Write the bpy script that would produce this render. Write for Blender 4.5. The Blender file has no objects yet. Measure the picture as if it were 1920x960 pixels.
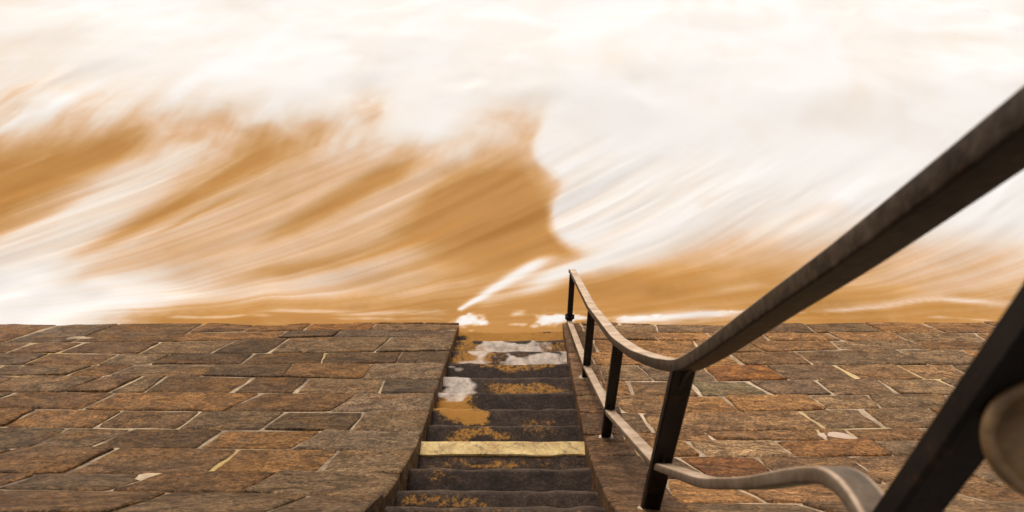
import bpy, math, random
import numpy as np
R = math.radians
rng = random.Random(11)

# ------------------------------------------------------------------ camera, sky, sun, exposure
scene = bpy.context.scene
EYE = 5.69                                   # metres above the still water
cam_data = bpy.data.cameras.new("camera")
cam = bpy.data.objects.new("camera", cam_data)
scene.collection.objects.link(cam)
scene.camera = cam
cam.location = (0, 0, EYE)
cam.rotation_euler = (R(90 - 41), 0, 0)
cam_data.sensor_width = 36
cam_data.lens = 24
cam_data.shift_x = -20 / 1920
cam_data.clip_start = 0.02
cam_data.clip_end = 3000
cam_data.dof.use_dof = True
cam_data.dof.focus_distance = 5.2
cam_data.dof.aperture_fstop = 3.6

SUN_EL, SUN_AZ = R(55), R(-14)                # azimuth from +Y (out to sea) towards +X
world = bpy.data.worlds.new("World")
scene.world = world
world.use_nodes = True
wn = world.node_tree
sky = wn.nodes.new("ShaderNodeTexSky")
sky.sky_type = 'NISHITA'
sky.sun_disc = False
sky.sun_elevation = SUN_EL
sky.sun_rotation = SUN_AZ
sky.air_density = 1.0
sky.dust_density = 6.0
hs = wn.nodes.new("ShaderNodeHueSaturation")
hs.inputs["Saturation"].default_value = 0.05
tint = wn.nodes.new("ShaderNodeMix")
tint.data_type = 'RGBA'
tint.blend_type = 'MULTIPLY'
tint.inputs["Factor"].default_value = 1.0
tint.inputs["B"].default_value = (1.0, 0.965, 0.93, 1)
bg = wn.nodes["Background"]
bg.inputs["Strength"].default_value = 0.12
wn.links.new(sky.outputs["Color"], hs.inputs["Color"])
wn.links.new(hs.outputs["Color"], tint.inputs["A"])
wn.links.new(tint.outputs["Result"], bg.inputs["Color"])

sun_data = bpy.data.lights.new("sun", 'SUN')
sun_data.energy = 1.5
sun_data.angle = R(14)
sun_data.color = (1.0, 0.965, 0.93)
sun = bpy.data.objects.new("sun", sun_data)
scene.collection.objects.link(sun)
sun.rotation_euler = (R(90) - SUN_EL, 0, math.pi - SUN_AZ)   # lamp -Z points away from the sun
scene.view_settings.view_transform = 'Standard'
scene.view_settings.look = 'None'
scene.view_settings.exposure = -0.03
scene.view_settings.gamma = 1.0
scene.view_settings.use_curve_mapping = False

# ------------------------------------------------------------------ helpers
def link(o):
    scene.collection.objects.link(o)
    return o

def mesh_obj(name, verts, faces, mat, parent=None, smooth=False):
    me = bpy.data.meshes.new(name)
    me.from_pydata([tuple(v) for v in verts], [], [tuple(f) for f in faces])
    me.validate()
    if smooth:
        me.polygons.foreach_set("use_smooth", [True] * len(me.polygons))
    me.materials.append(mat)
    me.update()
    o = link(bpy.data.objects.new(name, me))
    if parent:
        o.parent = parent
        o.matrix_parent_inverse = parent.matrix_basis.inverted()
    return o

def thing(name, label, cat, loc=(0, 0, 0)):
    o = link(bpy.data.objects.new(name, None))
    o.location = loc
    o.empty_display_size = 0.1
    o["label"] = label
    o["category"] = cat
    return o

def hash2(ix, iy, seed):
    h = (ix.astype(np.int64) * 374761393 + iy.astype(np.int64) * 668265263 + seed * 1442695041) & 0xFFFFFFFF
    h = ((h ^ (h >> 13)) * 1274126177) & 0xFFFFFFFF
    h = (h ^ (h >> 16)) & 0xFFFFFFFF
    return h / 4294967295.0

def vnoise(x, y, seed=0):
    x = np.asarray(x, float); y = np.asarray(y, float)
    ix = np.floor(x); iy = np.floor(y)
    fx = x - ix; fy = y - iy
    fx = fx * fx * fx * (fx * (fx * 6 - 15) + 10); fy = fy * fy * fy * (fy * (fy * 6 - 15) + 10)
    a = hash2(ix, iy, seed); b = hash2(ix + 1, iy, seed)
    c = hash2(ix, iy + 1, seed); d = hash2(ix + 1, iy + 1, seed)
    return (a * (1 - fx) + b * fx) * (1 - fy) + (c * (1 - fx) + d * fx) * fy

def fbm1(x, y, seed=0, oct=4, gain=0.5):
    t = 0; a = 1; n = 0
    for k in range(oct):
        t = t + a * vnoise(x * 2 ** k + 17.3 * k, y * 2 ** k - 9.1 * k, seed + k)
        n += a; a *= gain
    return t / n

def fbm(x, y, seed=0, oct=4, gain=0.5):
    t = 0; a = 1; n = 0
    for k in range(oct):
        c, s = math.cos(0.6 + 1.1 * k), math.sin(0.6 + 1.1 * k)     # turn each octave so that no lattice shows
        t = t + a * vnoise((x * c - y * s) * 2 ** k + 17.3 * k, (x * s + y * c) * 2 ** k - 9.1 * k, seed + k)
        n += a; a *= gain
    return t / n

def sstep(a, b, x):
    t = np.clip((x - a) / (b - a), 0, 1)
    return t * t * (3 - 2 * t)

class Mat:
    """small node-graph helper"""
    def __init__(self, name):
        self.m = bpy.data.materials.new(name)
        self.m.use_nodes = True
        self.t = self.m.node_tree
        self.b = self.t.nodes["Principled BSDF"]
    def n(self, typ, **kw):
        nd = self.t.nodes.new(typ)
        for k, v in kw.items():
            if k in nd.inputs.keys():
                nd.inputs[k].default_value = v
            else:
                setattr(nd, k, v)
        return nd
    def l(self, a, b):
        self.t.links.new(a, b)
    def coords(self, scale=(1, 1, 1), kind="Object", loc_from=None):
        tc = self.n("ShaderNodeTexCoord")
        mp = self.n("ShaderNodeMapping")
        mp.inputs["Scale"].default_value = scale
        self.l(tc.outputs[kind], mp.inputs["Vector"])
        return mp.outputs["Vector"]
    def noise(self, vec, scale, detail=4, rough=0.6, dist=0.0):
        nd = self.n("ShaderNodeTexNoise")
        nd.inputs["Scale"].default_value = scale
        nd.inputs["Detail"].default_value = detail
        nd.inputs["Roughness"].default_value = rough
        nd.inputs["Distortion"].default_value = dist
        if vec is not None:
            self.l(vec, nd.inputs["Vector"])
        return nd.outputs["Fac"]
    def ramp(self, fac, stops):
        r = self.n("ShaderNodeValToRGB")
        e = r.color_ramp.elements
        while len(e) < len(stops):
            e.new(0.5)
        for k, (p, c) in enumerate(stops):
            e[k].position = p
            e[k].color = (c, c, c, 1) if isinstance(c, (int, float)) else (*c, 1)
        self.l(fac, r.inputs["Fac"])
        return r.outputs["Color"]
    def mix(self, fac, a, b, blend='MIX'):
        nd = self.n("ShaderNodeMix")
        nd.data_type = 'RGBA'
        nd.blend_type = blend
        for sock, v in (("Factor", fac), ("A", a), ("B", b)):
            s = [i for i in nd.inputs if i.name == sock and (i.type == 'RGBA' or sock == "Factor" and i.type == 'VALUE')][0]
            if hasattr(v, "is_output"):
                self.l(v, s)
            elif isinstance(v, (int, float)):
                s.default_value = v if sock == "Factor" else (v, v, v, 1)
            else:
                s.default_value = (*v, 1)
        return [o for o in nd.outputs if o.type == 'RGBA'][0]
    def math(self, op, a, b=0.0, clamp=False):
        nd = self.n("ShaderNodeMath", operation=op, use_clamp=clamp)
        for i, v in enumerate((a, b)):
            if hasattr(v, "is_output"):
                self.l(v, nd.inputs[i])
            else:
                nd.inputs[i].default_value = v
        return nd.outputs[0]
    def attr(self, name):
        return self.n("ShaderNodeAttribute", attribute_name=name).outputs["Fac"]
    def bump(self, height, strength, dist, prev=None):
        nd = self.n("ShaderNodeBump")
        nd.inputs["Strength"].default_value = strength
        nd.inputs["Distance"].default_value = dist
        self.l(height, nd.inputs["Height"])
        if prev is not None:
            self.l(prev, nd.inputs["Normal"])
        return nd.outputs["Normal"]
    def out(self, color=None, rough=None, normal=None, **kw):
        for v, s in ((color, "Base Color"), (rough, "Roughness"), (normal, "Normal")):
            if v is None:
                continue
            if hasattr(v, "is_output"):
                self.l(v, self.b.inputs[s])
            else:
                self.b.inputs[s].default_value = v if isinstance(v, (int, float)) else (*v, 1)
        for k, v in kw.items():
            self.b.inputs[k].default_value = v
        return self.m

# ------------------------------------------------------------------ materials
def stone_material():
    m = Mat("sandstone")
    info = m.n("ShaderNodeObjectInfo")
    tc = m.n("ShaderNodeTexCoord")
    add = m.n("ShaderNodeVectorMath", operation='ADD')
    comb = m.n("ShaderNodeCombineXYZ")
    off = m.math('MULTIPLY', info.outputs["Random"], 37.0)
    for i in range(3):
        m.l(off, comb.inputs[i])
    m.l(tc.outputs["Object"], add.inputs[0]); m.l(comb.outputs[0], add.inputs[1])
    v = add.outputs[0]
    mp = m.n("ShaderNodeMapping"); mp.inputs["Scale"].default_value = (0.80, 1.15, 1.15)
    m.l(v, mp.inputs["Vector"])
    vs = mp.outputs["Vector"]
    cleft = m.noise(vs, 7, 8, 0.72, 0.9)
    patch = m.noise(vs, 2.4, 5, 0.62, 0.4)
    fine = m.noise(v, 42, 5, 0.8)
    grit = m.n("ShaderNodeTexVoronoi"); grit.inputs["Scale"].default_value = 75
    m.l(v, grit.inputs["Vector"])
    col = info.outputs["Color"]
    c1 = m.mix(m.ramp(cleft, [(0.40, 0.0), (0.62, 1.0)]), m.mix(1.0, col, (0.62, 0.56, 0.52), 'MULTIPLY'), m.mix(1.0, col, (1.85, 1.76, 1.66), 'MULTIPLY'))
    ochre = m.ramp(patch, [(0.52, 0.0), (0.68, 1.0)])
    c2 = m.mix(m.math('MULTIPLY', ochre, 0.55), c1, (0.34, 0.155, 0.045))
    grey = m.ramp(m.noise(v, 5.2, 6, 0.7), [(0.54, 0.0), (0.70, 1.0)])
    c3 = m.mix(m.math('MULTIPLY', grey, 0.5), c2, (0.165, 0.110, 0.068))
    c4 = m.mix(0.85, c3, m.mix(1.0, c3, m.ramp(fine, [(0.38, 0.22), (0.50, 0.95), (0.62, 1.8)]), 'MULTIPLY'))
    c4 = m.mix(0.35, c4, m.mix(1.0, c4, m.ramp(grit.outputs["Distance"], [(0.0, 1.5), (0.6, 0.5)]), 'MULTIPLY'))
    cracks = m.ramp(m.noise(v, 13, 7, 0.72, 1.5), [(0.36, 1.0), (0.42, 0.0)])
    c5 = m.mix(m.math('MULTIPLY', cracks, 0.65), c4, (0.035, 0.023, 0.016))
    flecks = m.ramp(m.noise(v, 33, 3, 0.6), [(0.68, 0.0), (0.74, 1.0)])
    c6 = m.mix(m.math('MULTIPLY', flecks, 0.45), c5, (0.42, 0.30, 0.19))
    n1 = m.bump(cleft, 1.0, 0.042)
    n2 = m.bump(fine, 0.9, 0.018, n1)
    rough = m.ramp(patch, [(0.3, 0.42), (0.7, 0.75)])
    return m.out(c6, rough, n2, **{"Specular IOR Level": 0.16})

def mortar_material(name, low, high):
    m = Mat(name)
    v = m.coords()
    a = m.noise(v, 2.6, 5, 0.7)
    f = m.noise(v, 60, 3, 0.7)
    c = m.mix(m.ramp(a, [(0.40, 0.0), (0.66, 1.0)]), low, high)
    y = m.ramp(m.noise(v, 0.9, 3, 0.5), [(0.55, 0.0), (0.66, 1.0)])
    c = m.mix(m.math('MULTIPLY', y, 0.6), c, (0.55, 0.36, 0.09))
    c = m.mix(0.4, c, m.mix(1.0, c, m.ramp(f, [(0.3, 0.4), (0.7, 1.5)]), 'MULTIPLY'))
    return m.out(c, 0.85, m.bump(f, 0.6, 0.008))

def step_material():
    m = Mat("worn_wet_step_stone")
    v = m.coords()
    f = m.noise(v, 55, 5, 0.8)
    g = m.noise(v, 14, 6, 0.7)
    c = m.mix(m.ramp(g, [(0.3, 0.0), (0.7, 1.0)]), (0.016, 0.010, 0.0075), (0.058, 0.037, 0.025))
    c = m.mix(0.6, c, m.mix(1.0, c, m.ramp(f, [(0.33, 0.15), (0.5, 0.9), (0.68, 2.6)]), 'MULTIPLY'))
    c = m.mix(1.0, c, m.n('ShaderNodeObjectInfo').outputs['Color'], 'MULTIPLY')
    c = m.mix(m.math('MULTIPLY', m.attr('edge'), m.ramp(g, [(0.35, 0.1), (0.6, 0.6)])), c, (0.14, 0.094, 0.063))
    stain = m.attr("stain")
    sp = m.noise(v, 34, 7, 0.8)
    sf = m.math('ADD', stain, m.math('MULTIPLY', m.math('SUBTRACT', sp, 0.5), 2.4))
    sf = m.ramp(sf, [(0.40, 0.0), (0.78, 1.0)])
    c = m.mix(m.math('MULTIPLY', sf, 0.88), c, m.mix(g, (0.30, 0.125, 0.022), (0.56, 0.265, 0.05)))
    wash = m.attr("wash")
    wf = m.ramp(m.math('ADD', wash, m.math('MULTIPLY', m.math('SUBTRACT', g, 0.5), 0.5)), [(0.34, 0.0), (0.72, 1.0)])
    c = m.mix(m.math('MULTIPLY', wf, m.ramp(m.noise(v, 11, 5, 0.65), [(0.35, 0.45), (0.6, 0.9)])), c, m.mix(m.noise(v, 7, 3, 0.5), (0.60, 0.44, 0.32), (0.80, 0.68, 0.58)))
    r = m.math('SUBTRACT', 0.55, m.math('MULTIPLY', wf, 0.3))
    nb = m.bump(g, 0.6, 0.02)
    return m.out(c, r, m.bump(f, 0.8, 0.014, nb), **{'Specular IOR Level': 0.12})

def sea_material():
    m = Mat("silty_sea_and_foam")
    foam = m.attr("foam")
    fl = m.n("ShaderNodeCombineXYZ")
    m.l(m.attr("flow_s"), fl.inputs[0]); m.l(m.attr("flow_t"), fl.inputs[1])
    mp = m.n("ShaderNodeMapping"); mp.inputs["Scale"].default_value = (7.0, 0.55, 1.0)
    m.l(fl.outputs[0], mp.inputs["Vector"])
    streak = m.noise(mp.outputs["Vector"], 1.6, 5, 0.6, 0.25)
    soft = m.noise(m.coords((1, 1, 1)), 1.3, 6, 0.62, 0.8)
    k = m.math('ADD', foam, m.math('MULTIPLY', m.math('SUBTRACT', streak, 0.5), m.math('MULTIPLY', m.math('SUBTRACT', 1.1, foam), 0.12)))
    k = m.math('ADD', k, m.math('MULTIPLY', m.math('SUBTRACT', soft, 0.5), m.math('MULTIPLY', m.math('SUBTRACT', 1.15, foam), 0.30)), True)
    c = m.ramp(k, [(0.0, (0.435, 0.196, 0.042)), (0.2, (0.475, 0.232, 0.060)), (0.36, (0.555, 0.312, 0.122)), (0.56, (0.68, 0.455, 0.285)), (0.78, (0.78, 0.69, 0.60)), (1.0, (0.83, 0.815, 0.80))])
    r = m.math('ADD', 0.42, m.math('MULTIPLY', k, 0.5), True)
    return m.out(c, r, None, **{"Specular IOR Level": 0.06})

def metal_material(name, base, dark, rust_amt, metallic, rough):
    m = Mat(name)
    v = m.coords()
    a = m.noise(v, 9, 5, 0.65)
    f = m.noise(v, 70, 3, 0.7)
    c = m.mix(m.ramp(a, [(0.35, 0.0), (0.65, 1.0)]), dark, base)
    ru = m.ramp(m.noise(v, 17, 5, 0.7), [(0.56, 0.0), (0.68, 1.0)])
    c = m.mix(m.math('MULTIPLY', ru, rust_amt), c, (0.16, 0.07, 0.025))
    r = m.math('ADD', rough - 0.1, m.math('MULTIPLY', f, 0.25))
    return m.out(c, r, m.bump(f, 0.25, 0.003), Metallic=metallic)

M_STONE = stone_material()
M_MORTAR = mortar_material("lime_mortar", (0.27, 0.175, 0.10), (0.60, 0.45, 0.29))
M_MORTAR_DULL = mortar_material("dull_lime_mortar", (0.15, 0.096, 0.056), (0.52, 0.38, 0.22))
M_STEP = step_material()
M_SEA = sea_material()
def rail_material():
    m = Mat("iron_lit_top_shaded_sides")
    v = m.coords()
    a = m.noise(v, 9, 5, 0.65)
    f = m.noise(v, 60, 4, 0.7)
    lit_bare = m.mix(m.ramp(a, [(0.35, 0.0), (0.65, 1.0)]), (0.40, 0.265, 0.16), (0.66, 0.485, 0.34))
    shaded_paint = m.mix(m.ramp(a, [(0.35, 0.0), (0.65, 1.0)]), (0.018, 0.012, 0.009), (0.040, 0.027, 0.019))
    w = m.math('ADD', m.attr("wear_and_light"), m.math('MULTIPLY', m.math('SUBTRACT', m.noise(v, 22, 6, 0.7), 0.5), 0.4))  # light from above put into the colour: top pale, sides and underside dark
    c = m.mix(m.ramp(w, [(0.05, 0.0), (0.90, 1.0)]), shaded_paint, lit_bare)
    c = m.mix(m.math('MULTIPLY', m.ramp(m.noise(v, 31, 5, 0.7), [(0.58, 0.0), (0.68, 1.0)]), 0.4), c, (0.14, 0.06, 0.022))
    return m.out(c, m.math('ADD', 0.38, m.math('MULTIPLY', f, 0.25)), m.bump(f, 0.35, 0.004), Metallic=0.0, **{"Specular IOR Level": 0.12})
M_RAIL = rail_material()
M_POST = metal_material("black_painted_iron", (0.014, 0.011, 0.010), (0.006, 0.005, 0.005), 0.22, 0.0, 0.45)
M_POST.node_tree.nodes["Principled BSDF"].inputs["Specular IOR Level"].default_value = 0.2

M_FLANGE = metal_material("dark_bronze", (0.20, 0.115, 0.05), (0.04, 0.024, 0.013), 0.5, 0.0, 0.5)  # darker bronze for the dish

M_RIM = metal_material("pale_bronze", (0.44, 0.26, 0.11), (0.15, 0.085, 0.035), 0.5, 0.0, 0.45)  # paler bronze for the rim round the dish

def yellow_material():
    m = Mat("pale_yellow_paint")
    v = m.coords((0.5, 1, 1))
    a = m.noise(v, 13, 6, 0.7, 0.4)
    c = m.mix(m.ramp(a, [(0.33, 0.0), (0.62, 1.0)]), (0.40, 0.22, 0.055), (0.70, 0.50, 0.19))
    v2 = m.coords()
    worn = m.ramp(m.noise(v2, 19, 8, 0.8, 0.6), [(0.38, 1.0), (0.47, 0.0)])
    c = m.mix(m.math('MULTIPLY', worn, 0.7), c, (0.07, 0.045, 0.03))
    g = m.noise(v2, 70, 4, 0.75)
    c = m.mix(0.5, c, m.mix(1.0, c, m.ramp(g, [(0.38, 0.55), (0.62, 1.3)]), 'MULTIPLY'))
    return m.out(c, 0.6, m.bump(g, 0.6, 0.006))
M_YELLOW = yellow_material()

def pad_material():
    m = Mat("pale_mortar_collar")
    a = m.noise(m.coords(), 40, 4, 0.7)
    return m.out(m.mix(a, (0.36, 0.22, 0.14), (0.68, 0.52, 0.40)), 0.8, m.bump(a, 0.6, 0.006))
M_PAD = pad_material()
LEFT_LINES = [[(-6.278, 0.067), (-4.134, 0.011), (-2.432, 0.011), (-0.905, 0.067)], [(-5.628, 0.874), (-3.68, 0.874), (-2.231, 0.659), (-0.837, 0.659)], [(-5.325, 1.25), (-3.453, 1.305), (-2.048, 1.25), (-0.772, 1.212)], [(-4.987, 1.67), (-3.269, 1.654), (-1.939, 1.604), (-0.725, 1.62)], [(-4.733, 1.985), (-3.103, 1.97), (-1.796, 2.062), (-0.67, 2.093)], [(-4.367, 2.438), (-2.848, 2.452), (-1.671, 2.467), (-0.623, 2.495)], [(-4.065, 2.811), (-2.6, 2.92), (-1.533, 2.908), (-0.575, 2.908)], [(-3.724, 3.233), (-2.412, 3.276), (-1.406, 3.318), (-0.523, 3.351)], [(-3.359, 3.683), (-2.202, 3.672), (-1.285, 3.705), (-0.478, 3.738)], [(-2.947, 4.19), (-1.932, 4.179), (-1.137, 4.179), (-0.426, 4.179)], [(-2.723, 4.467), (-1.739, 4.545), (-0.998, 4.626), (-0.369, 4.674)], [(-2.267, 5.035), (-1.464, 5.071), (-0.843, 5.13), (-0.309, 5.189)], [(-1.775, 5.658), (-1.145, 5.688), (-0.648, 5.775), (-0.24, 5.804)]]
LEFT_JOINTS = [[-5.251, -4.582, -3.591], [-4.94, -4.462, -3.658, -2.958, -2.425, -1.391], [-3.845, -3.349, -2.556, -1.868, -1.151], [-3.887, -3.52, -2.741, -2.054, -1.351], [-3.598, -3.248, -3.003, -2.274, -1.794, -1.131], [-3.183, -2.099, -1.334], [-3.499, -2.884, -2.292, -1.726, -1.125], [-3.012, -2.62, -1.98, -1.349], [-2.443, -1.692, -1.098], [-2.584, -1.964, -1.314], [-1.696, -1.046], [-1.675, -1.131, -0.791]]
RIGHT_LINES = [[(0.478, 0.149), (2.181, 0.039), (3.783, -0.017), (6.023, -0.074)], [(0.459, 0.452), (2.059, 0.476), (3.546, 0.476), (5.605, 0.476)], [(0.439, 0.768), (1.966, 0.811), (3.385, 0.811), (5.335, 0.832)], [(0.41, 1.25), (1.833, 1.287), (3.229, 1.136), (5.09, 1.155)], [(0.384, 1.67), (1.726, 1.67), (2.981, 1.654), (4.712, 1.654)], [(0.355, 2.124), (1.595, 2.139), (2.77, 2.093), (4.413, 2.047)], [(0.33, 2.536), (1.48, 2.55), (2.569, 2.509), (4.051, 2.523)], [(0.304, 2.956), (1.36, 2.979), (2.406, 2.848), (3.812, 2.836)], [(0.275, 3.416), (1.259, 3.34), (2.205, 3.265), (3.509, 3.233)], [(0.265, 3.582), (1.21, 3.515), (2.078, 3.526), (3.276, 3.537)], [(0.248, 3.856), (1.114, 3.856), (1.924, 3.845), (3.033, 3.856)], [(0.221, 4.275), (0.993, 4.285), (1.675, 4.359), (2.549, 4.489)], [(0.189, 4.798), (0.85, 4.798), (1.47, 4.786), (2.324, 4.786)], [(0.157, 5.311), (0.709, 5.311), (1.221, 5.311), (1.929, 5.311)], [(0.124, 5.873), (0.557, 5.873), (0.959, 5.873), (1.515, 5.873)]]
RIGHT_JOINTS = [[1.479, 2.318, 3.166, 3.902, 4.545, 5.266], [1.394, 1.978, 2.542, 3.268, 3.97, 4.799], [1.73, 2.305, 3.119, 3.963, 4.629], [1.989, 2.613, 3.649, 4.247], [1.07, 1.623, 2.2, 2.813, 3.373, 3.837], [0.855, 1.379, 1.912, 2.426, 2.948, 3.485], [1.041, 1.551, 2.21, 2.645, 3.23], [0.841, 1.999, 2.433, 2.962], [1.2, 1.932, 2.142, 2.646], [0.674, 1.041, 1.587, 2.173, 2.609], [0.937, 1.348, 1.862, 2.357], [1.062, 1.548, 2.062], [0.476, 0.778, 1.256, 1.689], [0.511, 0.828, 1.163]]
FOAM_TABLE = """
97 97 97 97 97 97 97 97 96 91 82 52 30 18 16 15 13 12 11 10 11 14 18 23 30 26 18 08 08 10 12 12 12 12 12 12 12 12 12 12 12
96 96 96 96 96 96 96 95 93 87 68 43 28 22 20 18 17 15 14 13 13 16 17 20 26 25 21 12 11 13 16 16 17 17 17 17 17 17 17 17 17
85 85 85 85 85 85 85 84 80 75 63 54 48 46 43 40 37 34 33 30 28 25 19 12 10 12 16 24 31 36 40 44 48 51 54 54 54 54 54 54 54
59 59 59 59 59 59 64 68 64 54 39 35 34 39 39 37 31 26 21 17 16 19 30 42 30 23 23 27 33 46 54 60 70 76 80 80 80 80 80 80 80
23 23 23 23 23 25 31 46 64 60 51 35 33 37 37 36 33 26 17 12 16 41 60 73 65 58 58 63 72 78 82 84 88 92 93 93 93 93 93 93 93
13 13 13 13 13 15 21 36 49 60 53 39 32 29 36 40 42 34 22 13 17 54 77 86 85 81 81 82 87 90 93 94 95 97 99 99 99 99 99 99 99
13 13 13 13 13 13 18 25 38 50 51 48 35 32 40 46 51 48 42 30 32 69 90 93 93 92 92 93 94 96 98 99 99 99 99 99 99 99 99 99 99
29 29 29 29 29 29 28 29 38 48 59 56 44 45 50 58 67 69 69 55 54 82 98 98 97 97 97 98 98 98 99 99 99 99 99 99 99 99 99 99 99
62 62 62 64 68 64 56 55 57 63 70 66 60 64 69 83 94 97 95 81 76 91 99 99 99 99 99 99 99 99 99 99 99 99 99 99 99 99 99 99 99
66 66 67 70 72 72 72 75 77 80 82 82 82 85 89 94 98 99 98 93 91 97 99 99 99 99 99 99 99 99 99 99 99 99 99 99 99 99 99 99 99
71 71 73 76 79 82 85 88 90 90 91 93 96 98 99 99 99 99 99 99 99 99 99 99 99 99 99 99 99 99 99 99 99 99 99 99 99 99 99 99 99
81 82 84 86 88 91 93 96 96 96 97 98 99 99 99 99 99 99 99 99 99 99 99 99 99 99 99 99 99 99 99 99 99 99 99 99 99 99 99 99 99
87 89 91 92 94 96 98 99 99 99 99 99 99 99 99 99 99 99 99 99 99 99 99 99 99 99 99 99 99 99 99 99 99 99 99 99 99 98 98 98 98
90 91 92 94 95 97 98 99 99 99 99 99 99 99 99 99 99 99 99 99 99 99 99 99 99 99 99 99 99 99 99 99 99 99 99 99 99 98 98 98 98
92 92 94 95 96 97 98 98 98 98 98 98 98 98 98 98 99 99 99 99 99 99 99 99 99 99 99 99 99 99 99 99 99 99 99 99 98 98 97 97 97
92 93 95 96 96 97 97 98 98 98 98 98 97 97 97 98 99 99 99 99 99 99 99 99 99 99 99 98 99 99 99 98 98 99 99 99 98 98 97 97 97
93 94 95 96 96 97 97 97 98 98 98 97 97 97 97 97 98 99 99 99 99 99 99 99 99 99 98 98 99 99 99 99 98 98 99 99 98 98 97 97 97
94 95 95 96 96 97 97 97 97 97 97 98 98 97 96 97 98 99 99 99 98 98 98 98 99 99 98 97 98 99 99 99 98 98 98 99 98 98 97 97 96
94 95 95 96 96 96 97 97 97 97 97 98 98 97 95 96 98 99 99 98 98 98 97 98 98 99 98 97 98 99 99 99 98 97 98 98 98 97 97 97 96
95 95 95 96 96 97 97 97 97 97 97 98 97 96 95 96 98 99 99 98 98 97 97 98 98 99 98 97 97 99 99 99 98 97 97 98 98 98 97 97 96
95 95 96 96 96 97 97 97 97 97 98 98 97 96 95 96 98 99 99 98 98 97 97 97 98 99 98 98 97 98 99 99 99 97 97 98 98 98 97 97 97
95 95 96 96 97 97 97 97 97 97 98 98 97 96 95 97 98 99 99 98 98 97 97 97 98 99 98 98 97 98 99 99 99 98 97 97 98 98 98 97 97
95 96 96 96 97 97 97 97 97 97 98 98 97 96 95 97 98 99 99 98 98 97 97 97 98 99 99 98 97 98 99 99 99 98 97 97 98 98 98 97 97
95 96 96 96 97 97 97 97 97 97 98 98 97 96 96 97 98 99 99 98 98 97 97 97 98 99 99 98 97 98 99 99 99 98 97 97 98 98 98 97 97
96 96 96 97 97 97 97 97 97 98 98 97 96 95 96 97 98 99 98 98 98 98 97 97 98 99 99 98 97 97 98 99 99 99 98 97 97 98 98 98 97
"""
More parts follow.
